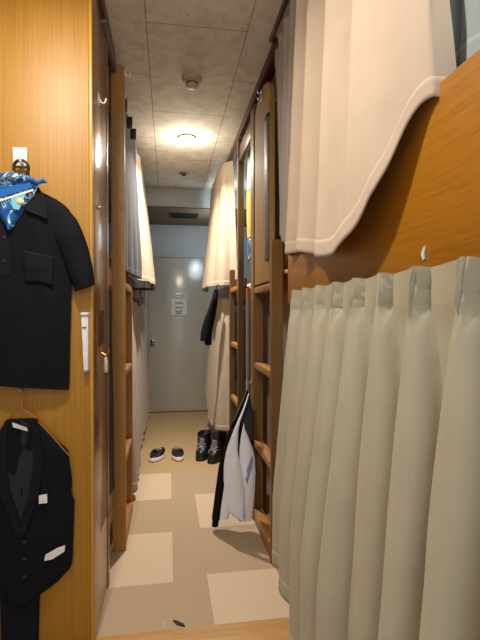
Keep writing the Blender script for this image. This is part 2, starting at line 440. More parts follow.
# white torch holder on the locker front
fl = thing('flashlight_holder', (-.284, 1.70, .99), 'white tapered emergency torch holder on the locker front', 'torch holder')
yf = 1.708
def taper(x0t, x1t, x0b, x1b, z0, z1, d0, d1):
    m_ = MB()
    a = [(x0b, yf, z0), (x1b, yf, z0), (x1t, yf, z1), (x0t, yf, z1)]
    b = [(x0b+.003, yf-d0, z0+.003), (x1b-.003, yf-d0, z0+.003), (x1t-.003, yf-d1, z1-.003), (x0t+.003, yf-d1, z1-.003)]
    va = [m_.bm.verts.new(p) for p in a]; vb = [m_.bm.verts.new(p) for p in b]
    m_.bm.faces.new(va); m_.bm.faces.new(vb)
    for i in range(4): m_.bm.faces.new((va[i], va[(i+1) % 4], vb[(i+1) % 4], vb[i]))
    bmesh.ops.bevel(m_.bm, geom=[e for e in m_.bm.edges], offset=.0025, segments=2, affect='EDGES')
    return m_
tb_ = taper(-.303, -.2735, -.2955, -.276, .998, 1.196, .022, .030).build('torch_body', M['white'], fl)
taper(-.305, -.2725, -.3045, -.273, 1.192, 1.207, .034, .036).build('torch_cap', M['white'], fl)
taper(-.2965, -.275, -.2955, -.2755, .992, 1.002, .022, .024).build('torch_tip', plain('grey_plastic', (170, 172, 174), .4), fl)
MB().box(-.297, -.282, yf-.0312, yf-.029, 1.152, 1.156).build('maker_mark', M['ink'], tb_)

# ---------------------------------------------------------------- clothes on the locker front
# white adhesive hook
ah = thing('adhesive_hook', (-.505, 1.708, 1.71), 'white square adhesive hook high on the locker front', 'hook')
MB().box(-.528, -.482, 1.700, 1.708, 1.712, 1.776, .003).build('hook_plate', M['white'], ah)
MB().tube([(-.495, 1.701, 1.725), (-.495, 1.690, 1.716), (-.495, 1.676, 1.716), (-.495, 1.669, 1.724), (-.495, 1.668, 1.734)], .005).build('hook', M['white'], ah)
# black hanger
hg = thing('plastic_hanger', (-.53, 1.683, 1.62), 'black plastic hanger on the white adhesive hook', 'hanger')
pts = [(-.495+.024*math.cos(math.radians(a)), 1.682, 1.700+.026*math.sin(math.radians(a))) for a in range(205, -30, -15)]
pts += [(-.474, 1.682, 1.665), (-.478, 1.682, 1.645), (-.50, 1.682, 1.632)]
MB().tube(pts, .0052, 10).build('hook', plain('black_plastic', (30, 20, 22), .35), hg)
MB().tube([(-.50, 1.683, 1.634), (-.545, 1.69, 1.610), (-.62, 1.692, 1.575), (-.70, 1.692, 1.535)], .006).tube([(-.50, 1.683, 1.634), (-.46, 1.69, 1.608), (-.40, 1.692, 1.568), (-.37, 1.692, 1.545)], .006).build('shoulder_bar', plain('black_plastic_bar', (30, 20, 22), .35), hg)
# polo shirt
CX = -.545
ps = thing('polo_shirt', (CX, 1.685, .93), 'black short sleeved polo shirt hanging high on the locker front', 'shirt')
hw = [(.932, .2), (.95, .203), (1.1, .206), (1.28, .212), (1.4, .216), (1.5, .219), (1.545, .216), (1.572, .2), (1.598, .165), (1.622, .115), (1.636, .075)]
bd = MB().pillow([(z, CX-w, CX+w) for z, w in hw], 1.690, .022, .010, 40, 60, .007, 3, 4)
for v in bd.bm.verts:   # slanting hem
    t = max(0, 1-(v.co.z-.93)/.25); v.co.z += t*(.022*(1-(v.co.x-CX)/.2*.9))
bd.build('shirt_body', M['blackcloth'], ps)
def sleeve(sg, seed):
    A = Vector((CX+sg*.150, 1.690, 1.578)); B = Vector((CX+sg*.259, 1.684, 1.292))
    d = (B-A).normalized(); nrm = Vector((d.z, 0, -d.x))*-1
    m_ = MB(); nu = 20; nv = 22
    rings = []
    for j in range(nv):
        t = j/(nv-1); c = A.lerp(B, t)+Vector((sg*.012*math.sin(t*math.pi), 0, 0)); hwid = (.030+.022*min(1, t*4))*(1-t)+.035*t+.006*math.sin(t*3)
        th = .010+.014*min(1, t*2.5)
        ring = []
        for k in range(nu):
            a = 2*math.pi*k/nu
            w = .003*noise.noise(Vector((k*.4, t*4, seed)))
            ring.append(m_.bm.verts.new(c+nrm*math.cos(a)*hwid+Vector((0, -math.sin(a)*(th*.72 if math.sin(a) < 0 else th)-w, 0))))
        rings.append(ring)
    for a, b in zip(rings, rings[1:]):
        for k in range(nu): m_.bm.faces.new((a[k], a[(k+1) % nu], b[(k+1) % nu], b[k]))
    m_.bm.faces.new(rings[0]); m_.bm.faces.new(rings[-1])
    m_.build('sleeve', M['blackcloth'], ps)
sleeve(1, 1); sleeve(-1, 5)
for sg in (1, -1):
    q = lambda x, z, y: (CX+sg*(x-CX), y, z)
    MB().prism([q(-.475, 1.628, 1.668), q(-.438, 1.636, 1.672), q(-.415, 1.60, 1.668), q(-.405, 1.525, 1.661), q(-.468, 1.548, 1.657), q(-.50, 1.585, 1.658)], (0, .006, 0)).build('collar_leaf', M['blackcloth2'], ps)
pl_ = MB().prism([(CX-.018, 1.6665, 1.575), (CX+.018, 1.6665, 1.575), (CX+.018, 1.665, 1.33), (CX-.018, 1.665, 1.33)], (0, .004, 0)).build('placket', M['blackcloth2'], ps)
for z in (1.46, 1.38):
    MB().cyl((CX, 1.6635, z), (CX, 1.666, z), .006, n=14).build('button', plain('black_button', (40, 40, 44), .3), pl_)
pk = MB()
def pf(u, w):
    top = (-.487+u*.098, 1.418-.02*u); bot = (-.480+u*.09, 1.316-.012*u+.02*abs(u-.5)*-1)
    x = top[0]+(bot[0]-top[0])*w; z = top[1]+(bot[1]-top[1])*w
    return (x, 1.6665-.004*math.sin(w*3.1)*math.sin(u*3.1)-.0035*noise.noise(Vector((u*4, w*4+u*3, 2))), z)
pk.grid(12, 12, pf).build('chest_pocket', M['blackcloth2'], ps, solid=.002)
# bandana tied over the hanger
bn = thing('bandana', (-.53, 1.66, 1.48), 'blue and white printed bandana tied round the hanger neck', 'bandana')
def rowsband():
    r = [(1.481, .003), (1.52, .028), (1.56, .052), (1.60, .075), (1.635, .093), (1.655, .09), (1.665, .06)]
    return [(z, -.527-w, -.527+w) for z, w in r]
MB().pillow(rowsband(), 1.664, .016, .004, 26, 30, .004, 2, 2.5).build('scarf_body', M['bandana'], bn)
b_ = MB()
def strip(p0, p1, w, y):
    p0 = Vector((p0[0], y, p0[1])); p1 = Vector((p1[0], y, p1[1])); d = (p1-p0).normalized(); n_ = Vector((-d.z, 0, d.x))*w
    return [p0-n_, p1-n_, p1+n_, p0+n_]
MB().prism(strip((-.575, 1.592), (-.455, 1.636), .0125, 1.6455), (0, .004, 0)).build('blue_band', M['bandplain'], bn)
MB().prism(strip((-.565, 1.572), (-.447, 1.617), .003, 1.6445), (0, .004, 0)).build('white_stripe', M['bandwhite'], bn)
MB().prism([(-.518, 1.6445, 1.586), (-.470, 1.6455, 1.604), (-.492, 1.6445, 1.548), (-.51, 1.6435, 1.552)], (0, .004, 0)).build('sky_patch', M['bandsky'], bn)
MB().ball((-.487, 1.644, 1.577), .011, 1.2, .3, .9, 10).build('yellow_patch', M['bandyellow'], bn)
MB().tube([(-.60, 1.650, 1.632), (-.565, 1.645, 1.652), (-.52, 1.643, 1.660), (-.475, 1.646, 1.655), (-.445, 1.654, 1.648)], [.008, .013, .012, .012, .008], 10).build('rolled_edge', M['bandana'], bn)
MB().tube([(-.45, 1.656, 1.644), (-.436, 1.652, 1.646), (-.424, 1.655, 1.643)], [.006, .007, .005], 8).tube([(-.43, 1.654, 1.645), (-.415, 1.652, 1.651), (-.405, 1.654, 1.646)], [.005, .009, .003], 8).build('knot', M['bandplain'], bn)

# vest on its copper hanger
wh = thing('wire_hanger', (-.5, 1.69, .70), 'copper coloured wire hanger under the polo shirt hem', 'hanger')
pts = [(-.512, 1.69, .935), (-.505, 1.69, .948), (-.494, 1.69, .946), (-.489, 1.69, .933), (-.496, 1.69, .915), (-.499, 1.69, .895), (-.499, 1.69, .872)]
MB().tube(pts, .0022, 8).build('hook', M['copper'], wh)
pts = [(-.499, 1.69, .872), (-.47, 1.689, .855), (-.448, 1.688, .828), (-.40, 1.686, .775), (-.343, 1.682, .705)]
MB().tube(pts, .0024, 8).tube([(2*-.499-p[0], p[1], p[2]) for p in pts], .0024, 8).build('shoulder_wire', M['copper'], wh)
tag(MB().cyl((-.503, 1.707, .937), (-.503, 1.683, .937), .004).cyl((-.503, 1.687, .937), (-.503, 1.682, .937), .008).build('wall_peg', M['metal']), 'small metal peg holding the copper wire hanger', 'peg')
VX = -.5
vt = thing('suit_vest', (VX, 1.69, .21), 'black suit vest hanging low on the locker front', 'vest')
hw = [(.205, .03), (.225, .065), (.26, .115), (.305, .158), (.33, .166), (.40, .168), (.5, .172), (.54, .175), (.556, .168), (.575, .162), (.60, .166), (.63, .165), (.68, .158), (.725, .152), (.755, .12), (.80, .075), (.838, .05)]
MB().pillow([(z, VX-w, VX+w) for z, w in hw], 1.690, .020, .010, 40, 60, .006, 8, 4).build('vest_body', M['blacksuit'], vt)
def lap(pts, y, name, mat, th=.005):
    for sg in (1, -1):
        MB().prism([(VX+sg*(x-VX), y+dy, z) for x, z, dy in pts], (0, th, 0)).build(name, mat, vt)
lap([(-.50, .838, .004), (-.455, .812, .004), (-.448, .72, 0), (-.462, .62, 0), (-.497, .50, 0), (-.50, .49, 0)], 1.6685, 'back_lining', M['lining'])
lap([(-.462, .828, 0), (-.435, .806, 0), (-.424, .70, 0), (-.440, .58, 0), (-.485, .45, 0), (-.5, .44, 0), (-.5, .475, 0), (-.47, .59, 0), (-.455, .70, 0)], 1.6635, 'lapel', M['blackcloth2'])
MB().prism([(-.523, 1.662, .832), (-.476, 1.662, .812), (-.474, 1.664, .800), (-.521, 1.664, .816)], (0, .003, 0)).build('neck_label', M['paper'], vt)
MB().prism([(-.437, 1.659, .579), (-.411, 1.659, .583), (-.411, 1.659, .552), (-.438, 1.659, .551)], (0, .003, 0)).build('paper_tag', M['paper'], vt)
MB().tube([(-.43, 1.661, .585), (-.422, 1.66, .598), (-.412, 1.66, .598), (-.412, 1.661, .588)], .0025, 6).build('tag_pin', M['soot'], vt)
MB().prism([(-.421, 1.661, .352), (-.395, 1.661, .356), (-.356, 1.663, .378), (-.354, 1.663, .399), (-.38, 1.661, .392), (-.418, 1.661, .372)], (0, .003, 0)).build('pocket_slip', M['paper'], vt)
for z in (.42, .36, .30):
    MB().cyl((VX+.012, 1.6665, z), (VX+.012, 1.6695, z), .006, n=14).build('button', plain('vest_button', (42, 42, 46), .3), vt)
tr = thing('suit_trousers', (VX, 1.694, .02), 'black trousers hanging below the suit vest', 'trousers')
for c_, y_ in ((-.508, 1.700), (-.514, 1.690)):
    MB().pillow([(.03, c_-.058, c_+.056), (.15, c_-.060, c_+.059), (.30, c_-.062, c_+.066), (.40, c_-.064, c_+.068)], y_, .006, .004, 18, 24, .004, c_*10, 3).build('trouser_leg', M['navy'], tr)

# ---------------------------------------------------------------- bunks
def bunk(name, x0, x1, y0, y1, label, face, kick_mat, board_mat, zb0=1.245, zb1=1.632, kick=True):
    """two tier bunk; face = the x of its corridor side"""
    t = thing(name, ((x0+x1)/2, (y0+y1)/2, 0), label, 'bunk bed')
    s = 1 if x1 > 0 else -1
    fx = (face, face+s*.024)
    a, b = min(fx), max(fx)
    MB().box(a, b, y0, y1, zb0, zb1, .004).build('upper_side_board', board_mat, t)
    lo, hi = (b, x1) if s > 0 else (x0, a)
    MB().box(lo, hi, y0, y1, zb0, zb0+.03).build('upper_platform', M['brown'], t)
    MB().box(lo+.02, hi-.02, y0+.03, y1-.03, zb0+.03, zb0+.13, .03).build('upper_mattress', M['mattress'], t)
    MB().box(a, b, y0, y1, .0, .14, .003).build('kick_panel', kick_mat, t)
    MB().box(a, b, y0, y1, .14, .30, .003).build('lower_side_board', M['brown'], t)
    MB().box(lo, hi, y0, y1, .27, .30).build('lower_platform', M['brown'], t)
    MB().box(lo+.02, hi-.02, y0+.03, y1-.03, .30, .40, .03).build('lower_mattress', M['mattress'], t)
    return t, (a, b, lo, hi)
# near right
nb, q = bunk('bunk_bed', .5, WX-.01, -.6, 1.90, 'near right two tier bunk with orange wooden side board', .5, M['kick'], M['board'])
MB().box(.60, .624, 1.90, 2.695, 1.245, 1.632, .004).build('recessed_board', M['board'], nb)
MB().box(.524, .624, 1.876, 1.899, 1.245, 1.632).build('board_return', M['board'], nb)
MB().box(.624, WX-.012, 1.90, 2.695, 1.245, 1.275).build('upper_platform_end', M['brown'], nb)
MB().box(.624, WX-.012, 1.90, 2.695, .27, .30).build('lower_platform_end', M['brown'], nb)
MB().box(.644, WX-.03, 1.93, 2.67, 1.275, 1.375, .03).build('mattress_end', M['mattress'], nb)
MB().box(.50, .524, 1.90, 2.14, 0, .075, .003).build('kick_end', M['kick'], nb)
MB().box(.494, .500, 1.765, 1.785, .02, .30).build('base_post', M['gloss'], nb)
# end board behind the ladder
# far right
fb, q = bunk('bunk_bed', .53, WX-.01, 3.26, 5.6, 'far right two tier bunk behind pale curtains', .535, M['brown'], M['brown'], 1.30, 1.46)
# near left, behind locker
lb, q = bunk('bunk_bed', -WX+.01, -.285, 2.14, 4.1, 'left two tier bunk beyond the locker and ladder', -.30, M['kick'], M['ladder_l'], 1.34, 1.50)
MB().box(-.302, -.284, 2.14, 2.40, 2.22, 2.40, .003).build('header_rail', M['ladder_l'], lb)
MB().box(-.66, -.64, 2.16, 4.08, .02, CE-.01).build('rear_panel', M['brown'], lb)
lb2, q = bunk('bunk_bed', -WX+.01, -.285, 4.12, 5.6, 'far left two tier bunk beside the door', -.30, M['brown'], M['brown'], 1.34, 1.50)

# partition between the near bunk's ladder and the niche
pt = thing('partition_panel', (.93, 2.72, 0), 'brown wooden partition behind the near right ladder', 'partition')
MB().box(.556, WX-.01, 2.70, 2.73, 0, CE-.01, .003).build('panel', M['brown'], pt)

# ladders
def ladder(name, label, x0, x1, ya, yb, ta, tb, rail_mat, ym=.035, yw=.10, rungs=(.02, .455, .905, 1.335), rm=None):
    t = thing(name, ((x0+x1)/2, (ya+yb)/2, 0), label, 'ladder')
    def rail(y0, y1, top):
        m_ = MB()
        r = min(.018, (x1-x0)/2.2)
        xm = (x0+x1)/2; w = (x1-x0)/2
        prof = [(x0, 0), (x0, top-w*.55)]+[(xm-w*math.cos(a), top-w*.55+w*.55*math.sin(a)) for a in [math.pi*k/8 for k in range(1, 8)]]+[(x1, top-w*.55), (x1, 0)]
        m_.prism([(x, y0, z) for x, z in prof], (0, y1-y0, 0))
        bmesh.ops.bevel(m_.bm, geom=[e for e in m_.bm.edges if abs((e.verts[0].co-e.verts[1].co).y) < 1e-5], offset=.003, segments=2, affect='EDGES')
        m_.build('rail', rail_mat, t)
    rail(ya, ya+ym, ta); rail(yb, yb+yw, tb)
    for z in rungs:
        MB().box(x0+.004, x1-.002, ya+ym, yb, z-.018 if z > .1 else .0, z+.018 if z > .1 else .075, .004).build('rung', rm or M['rung'], t)
    return t
ladder('bunk_ladder', 'brown ladder beside the big pleated curtain, low rounded near rail', .487, .545, 2.15, 2.62, 1.558, 2.41, M['ladder'])
ladder('bunk_ladder', 'dark ladder farther down the right side with tall near rail', .482, .522, 3.17, 3.60, 2.415, 1.55, M['rail_dark'], .05, .06, (.03, .55, .965, 1.385))
ladder('bunk_ladder', 'pale ladder on the left behind the locker', -.279, -.213, 2.385, 2.83, 2.45, 1.36, M['ladder_l'], .03, .03, (.02, .44, .89, 1.345))
# tie bar between the two tall right rails
tag(MB().box(.49, .52, 2.72, 3.17, 2.255, 2.36, .003).build('tie_bar', M['rail_dark']), 'short dark board joining the tall ladder rails near the ceiling', 'bar')

# tall plank above the near right ladder
gp = thing('guard_plank', (.5, 2.41, 1.36), 'tall narrow wooden guard plank above the near right ladder', 'guard plank')
m_ = MB()
prof = [(2.225, 1.362), (2.225, 2.30)]+[(2.42-.195*math.cos(a), 2.30+.09*math.sin(a)) for a in [math.pi*k/10 for k in range(1, 10)]]+[(2.615, 2.30), (2.615, 1.362)]
m_.prism([(.493, y, z) for y, z in prof], (.028, 0, 0))
bmesh.ops.bevel(m_.bm, geom=list(m_.bm.edges), offset=.003, segments=2, affect='EDGES')
m_.build('plank', M['plank'], gp)
MB().box(.482, .494, 2.228, 2.30, 1.47, 2.17, .005).build('metal_strip', M['metal'], gp)
MB().box(.482, .493, 2.22, 2.30, 2.172, 2.186, .002).build('strip_clip', M['soot'], gp)
hk = thing('chrome_hook', (.49, 2.41, 2.33), 'small chrome double hook at the top of the guard plank', 'hook')
MB().box(.489, .493, 2.395, 2.425, 2.325, 2.385, .001).build('hook_plate', M['chrome'], hk)
for z in (2.338, 2.372):
    MB().tube([(.489, 2.41, z), (.478, 2.41, z-.008), (.470, 2.41, z-.004), (.469, 2.41, z+.006)], .004).build('hook', M['chrome'], hk)
# turned peg on the board
pg = thing('wooden_peg', (.56, 2.14, 1.39), 'turned wooden peg beside the low ladder rail top', 'peg')
MB().cyl((.545, 2.165, 1.404), (.60, 2.165, 1.404), .010).build('peg_shaft', M['board'], pg)
MB().ball((.565, 2.162, 1.404), .014, 1, 1, .8).build('white_bead', M['cream'], pg)

# niche content: pole and towel
po = thing('broom_pole', (.535, 2.98, 0), 'thin grey pole with an orange cap standing between the right ladders', 'pole')
MB().cyl((.522, 3.02, 0), (.522, 3.02, 1.31), .011).build('shaft', M['greypole'], po)
MB().cyl((.522, 3.02, 1.31), (.522, 3.02, 1.37), .013, .010).build('end_cap', M['orange'], po)
MB().tube([(.522+.012*math.cos(a), 3.02, 1.29+.016*math.sin(a)) for a in [k*math.pi/6 for k in range(12)]], .003, 6, True).build('hanging_loop', M['chrome'], po)
tw = thing('towel', (.545, 3.05, 1.6), 'yellow towel hanging in the gap between the right ladders', 'towel')
def towf(z0, z1):
    def f(u, w):
        y = 2.80+.345*u; z = z0+(z1-z0)*w
        return (.538+.007*math.sin(u*14)+.004*math.sin(z*9), y, z)
    return f
MB().grid(28, 20, towf(1.70, 2.02)).build('towel_body', M['yellow'], tw, solid=.005)
MB().grid(28, 12, towf(1.56, 1.70)).build('patterned_border', M['bandana'], tw, solid=.005)
MB().grid(28, 20, towf(2.02, 2.36)).build('lit_wall_band', M['mint'], tw, solid=.005)  # pale mint paints the lit wall of the far bunk, not towel cloth
tb = tag(MB().cyl((.538, 2.725, 2.366), (.538, 3.215, 2.366), .007).build('towel_rail', M['metal']), 'thin metal rail holding the yellow towel', 'rail')

# ---------------------------------------------------------------- curtains
def lerp_poly(poly, s):
    L = [0]
    for a, b in zip(poly, poly[1:]): L.append(L[-1]+math.hypot(b[0]-a[0], b[1]-a[1]))
    d = s*L[-1]
    for i in range(len(poly)-1):
        if d <= L[i+1]+1e-9:
            t = (d-L[i])/max(1e-9, L[i+1]-L[i]); a, b = poly[i], poly[i+1]
            tx, ty = b[0]-a[0], b[1]-a[1]; n = math.hypot(tx, ty) or 1
            return Vector((a[0]+tx*t, a[1]+ty*t)), Vector((-ty/n, tx/n))
    return Vector(poly[-1]), Vector((1, 0))
def tabf(tab, s):
    if s <= tab[0][0]: return tab[0][1]
    n = len(tab)
    sl = [(tab[min(k+1, n-1)][1]-tab[max(k-1, 0)][1])/(tab[min(k+1, n-1)][0]-tab[max(k-1, 0)][0]) for k in range(n)]
    for k in range(n-1):
        (a, va), (b, vb) = tab[k], tab[k+1]
        if s <= b:
            h = b-a; t = (s-a)/h
            return (2*t**3-3*t*t+1)*va+(t**3-2*t*t+t)*h*sl[k]+(-2*t**3+3*t*t)*vb+(t**3-t*t)*h*sl[k+1]
    return tab[-1][1]
def curtain(label, top, bot, zt, zb, nf, at, ab, mat, seed=0, side=1, nu=None, hem=.045, heading=0, power=1.0, shape=None, group=None, amt=None, thick=.0022, jit=.16):
    """top/bot: plan polylines [(x,y)]; zb: number or table over s; folds push along the normal towards the corridor"""
    bx = [p for p in bot]
    root = thing('bunk_curtain', (sum(p[0] for p in bx)/len(bx), sum(p[1] for p in bx)/len(bx), zb if not isinstance(zb, list) else min(z for _, z in zb)), label, 'curtain', group)
    rnd = random.Random(seed)
    jt = [rnd.uniform(-jit, jit) for _ in range(nf+3)]
    amp = [rnd.uniform(.65, 1.2) for _ in range(nf+3)]
    nu = nu or nf*14
    def pos(s, t):
        tb_ = zb if not isinstance(zb, list) else tabf(zb, s)
        z = zt+(tb_-zt)*t
        p0, n0 = lerp_poly(top, s); p1, n1 = lerp_poly(bot, s)
        e = t if shape is None else shape(t)
        p = p0.lerp(p1, e); n_ = n0.lerp(n1, e)
        if n_.length > 1e-6: n_.normalize()
        k = s*nf; i = int(min(nf-1, k)); fr_ = k-i
        ph = k+(jt[i]*(1-fr_)+jt[i+1]*fr_)*min(1, t*3+.2)
        am = amp[i]*(1-fr_)+amp[i+1]*fr_
        c = abs(math.cos(math.pi*ph))**(.72*power)
        A = at+(ab-at)*min(1, t*1.15)
        if amt: A *= 1+(tabf(amt, s)-1)*min(1, t*1.2)**1.5
        off = A*am*c+.006*t*noise.noise(Vector((s*nf*1.3, t*2.2, seed)))
        # small sag creases
        off += .0025*noise.noise(Vector((s*nf*3.1, t*7, seed+9)))
        p = p+n_*off*side
        return (p.x, p.y, z)
    t1 = 1-hem/max(.1, (zt-(zb if not isinstance(zb, list) else min(z for _, z in zb))))
    t0 = 0
    if heading: t0 = heading
    MB().grid(nu, 36, lambda u, w: pos(u, t0+(t1-t0)*w)).build('fabric', mat, root, solid=thick, sharp=80, rim=False)
    def hp(u, w):
        return pos(u, t1+(1-t1)*w)
    MB().grid(nu, 5, hp).build('hem', mat, root, solid=thick*1.08, sharp=80)
    return root, pos, t0

# big pleated curtain, near right lower bunk
root = thing('bunk_curtain', (.43, 1.0, .17), 'large sage beige curtain with pinched pleats hanging in front on the right', 'curtain')
PW = .14; Y1 = 1.63; NP = 10
rnd = random.Random(4); jl = [rnd.uniform(-.16, .16) for _ in range(20)]; al = [rnd.uniform(.8, 1.2) for _ in range(20)]
jb = [rnd.uniform(-.02, .02) for _ in range(20)]
ZT = 1.286; HB = 1.216
def big(s, z):
    """s: pleats counted from the far end; pleats sit at whole numbers"""
    i = int(math.floor(s+.5)); f = s-i; k = i % 20  # f in -.5 .. .5 about pleat i
    w = max(0, (z-HB)/(ZT-HB)); t = max(0, (HB-z)/(HB-.17))
    # heading: flat panels angled outwards towards the next pinch, each pinch three small fins
    hw = .075+.045*w
    if abs(f) < hw:
        q = f/hw; out_h = .006+(.034-.010*w)*abs(math.cos(1.5*math.pi*q))**.6*(1-.25*abs(q))
        if q < 0: out_h = max(out_h, .012*w)
    else:
        u = (f-hw)/(1-2*hw) if f > 0 else (f+1-hw)/(1-2*hw)
        out_h = .004+.016*(u**1.3)*(.35+.65*w)
    # below: a rounded tube grows out of every pinch until neighbours meet
    e = min(1, t/.38); e = e*(2-e)
    g = min(1, t*2.0)
    fj = f-jl[k]*.6*g*(1-4*f*f)
    h = .10+.405*e
    am = al[k]*(1-abs(f))+al[(i+(1 if f > 0 else -1)) % 20]*abs(f)
    rb = max(0, 1-(abs(fj)/h)**2)**.58
    out_t = (.036+.056*min(1, t*1.5))*(1+(am-1)*g)*rb
    m = min(1, t/.035)
    out = out_h*(1-m)+out_t*m if t > 0 else out_h
    x = .474-.014*t-out
    x += .005*t*noise.noise(Vector((s*1.2, z*1.6, 3)))+.0012*noise.noise(Vector((s*6, z*8, 5)))
    lean = .020*t*rb
    y = Y1-s*PW-lean+.012*t
    zz = z+w*(.003*out_h/.02-.002)
    return (x, y, zz)
def zrow(w): return w
nu = NP*44
S0, S1 = -.52, NP-.4
hemz = lambda s: .185+.012*math.sin(s*1.9)+.10*max(0, min(1, (2.2-s)/1.5))
MB().grid(nu, 10, lambda u, w: big(S0+(S1-S0)*u, ZT+(HB-ZT)*w)).build('pleated_heading', M['cur_low'], root, solid=.0024, sharp=80, rim=False)
MB().grid(nu, 46, lambda u, w: big(S0+(S1-S0)*u, HB+(hemz(S0+(S1-S0)*u)+.055-HB)*w)).build('fabric', M['cur_low'], root, solid=.0024, sharp=80, rim=False)
MB().grid(nu, 5, lambda u, w: big(S0+(S1-S0)*u, hemz(S0+(S1-S0)*u)+.055*(1-w))).build('hem', M['cur_low'], root, solid=.0026, sharp=80)
tag(MB().cyl((.488, .1, 1.262), (.488, 1.60, 1.262), .006).build('curtain_rail', M['metal']), 'thin rail under the orange board carrying the pleated curtain', 'rail')

# big upper curtain, near right
zt = 2.44
r_, pf_, _ = curtain('large cream curtain hanging from the ceiling, its near corner swept over the orange board',
    [(.462, 1.72), (.462, 1.4), (.462, 1.0), (.47, .835)],
    [(.462, 1.90), (.435, 1.5), (.425, 1.15), (.435, .97), (.470, .855), (.490, .80), (.532, .785)],
    zt, [(0, 1.44), (.22, 1.43), (.5, 1.37), (.64, 1.365), (.75, 1.405), (.85, 1.50), (.93, 1.60), (1, 1.60)],
    5, .045, .055, M['cur_up'], 21, 1, 180, .05, 0, 1.0, amt=[(0, 1), (.40, 1), (.58, .35), (.8, .06), (1, .03)])
curtain('grey beige curtain bunched behind the cream one at the ceiling',
    [(.50, 2.17), (.480, 2.0), (.474, 1.72)], [(.50, 2.05), (.478, 1.95), (.47, 1.84)], 2.43, [(0, 1.60), (.5, 1.52), (1, 1.48)], 4, .02, .025, M['cur_mauve'], 5, 1, 60)
curtain('cream curtain end painted in grey shade, tucked above the orange board',
    [(.552, .90), (.54, .82), (.55, .735)], [(.552, .88), (.54, .81), (.548, .745)], 2.42, 1.66, 2, .010, .010, cloth('curtain_cream_shaded', (160, 168, 166)), 8, 1, 50)  # grey colour puts shade and cool light into the cream curtain's end
tag(MB().box(.466, .484, .2, 2.12, 2.462, CE, .002).build('curtain_track', M['trimred']), 'dark ceiling curtain track above the large cream curtain', 'track')

# curtain behind the near ladder
curtain('pale narrow curtain gathered behind the near right ladder rungs',
    [(.575, 2.68), (.59, 2.60), (.60, 2.50), (.62, 2.30)], [(.56, 2.68), (.562, 2.58), (.58, 2.45), (.61, 2.26)], 1.33, .15, 4, .012, .018, M['cur_mauve'], 3, 1, 60)
# far right
curtain('far right cream curtain hanging high beside the dark ladder',
    [(.53, 3.70), (.465, 3.74), (.44, 4.0), (.45, 4.7)], [(.56, 3.70), (.44, 3.72), (.345, 3.88), (.34, 4.3), (.42, 4.75)], 2.43, 1.425, 7, .02, .03, M['cur_far'], 2, 1, 110, power=1.2)
curtain('far right low cream curtain hanging behind the black jacket',
    [(.535, 3.72), (.47, 3.85), (.44, 4.2), (.46, 4.8)], [(.53, 3.72), (.42, 3.80), (.375, 4.05), (.40, 4.7)], 1.33, [(0, .24), (.5, .26), (.6, .36), (1, .38)], 7, .018, .032, M['cur_far'], 6, 1, 110)
# left side
curtain('grey blue curtain hanging high behind the pale left ladder',
    [(-.285, 2.46), (-.262, 2.9), (-.245, 3.4)], [(-.285, 2.46), (-.262, 2.9), (-.205, 3.4)], 2.44, 1.45, 5, .02, .03, M['cur_grey'], 4, -1, 90)
curtain('cream curtain hanging high on the left before the door',
    [(-.25, 3.42), (-.222, 3.6), (-.23, 4.2), (-.25, 4.9)], [(-.25, 3.42), (-.165, 3.55), (-.135, 3.9), (-.17, 4.6)], 2.40, 1.44, 6, .02, .035, M['cur_far'], 9, -1, 100)
curtain('cream curtain hanging low on the left before the door',
    [(-.285, 3.9), (-.27, 4.2), (-.27, 5.2)], [(-.28, 3.85), (-.255, 4.1), (-.235, 4.5), (-.235, 5.2)], 1.30, [(0, .0+.05), (.3, .07), (.5, .12), (1, .16)], 7, .012, .035, M['cur_far'], 12, -1, 110)
curtain('mauve curtain hanging low behind the pale left ladder rungs',
    [(-.283, 2.98), (-.275, 3.4), (-.275, 3.8)], [(-.283, 2.90), (-.232, 3.02), (-.222, 3.3), (-.25, 3.8)], 1.30, [(0, .06), (.5, .1), (1, .14)], 5, .01, .03, M['cur_mauve'], 14, -1, 80)
curtain('blue grey curtain strip between the locker and the pale left ladder',
    [(-.292, 2.17), (-.285, 2.37)], [(-.292, 2.15), (-.28, 2.37)], 1.30, .33, 3, .006, .012, M['cur_grey'], 15, -1, 40)

# curtain tracks and end hooks on the left ceiling
tk = thing('curtain_track', (-.262, 2.6, 2.44), 'silver curtain track along the left ceiling edge', 'track')
MB().box(-.272, -.252, 1.98, 2.382, 2.40, 2.418, .002).box(-.272, -.252, 2.46, 4.9, 2.445, CE, .002).build('track_bar', M['metal'], tk)
jhook(-.213, 2.40, 2.40, M['white'], 'small white hook at the top of the pale left ladder rail')
for k, (y, z) in enumerate(((2.72, 2.41), (2.95, 2.405), (3.12, 2.40))):
    tag(MB().box(-.262+.01*k, -.228+.012*k, y, y+.02, z-.05, z+.02, .004).build('curtain_clip', plain('brown_clip', (62, 40, 36), .4)), '%s brown clip at the top edge of the grey blue left curtain' % ('nearest', 'middle', 'farthest')[k], 'clip', 'brown clips along the left ceiling track')
br = thing('hem_shadow_bar', (-.19, 4.02, 1.40), 'reddish brown bar in place of the hem shadow under the left cream curtain', 'bar')  # solid bar stands for the dark shadow under the curtain hem
MB().box(-.298, -.112, 4.02, 4.06, 1.402, 1.425, .004).build('bar', wood('hem_shadow_brown', (92, 44, 30), (120, 62, 42), (4, 40, 40), .35), br)
mh = thing('metal_hanger_hook', (-.235, 4.04, 1.25), 'small metal hanging hook under the hem shadow bar', 'hook')
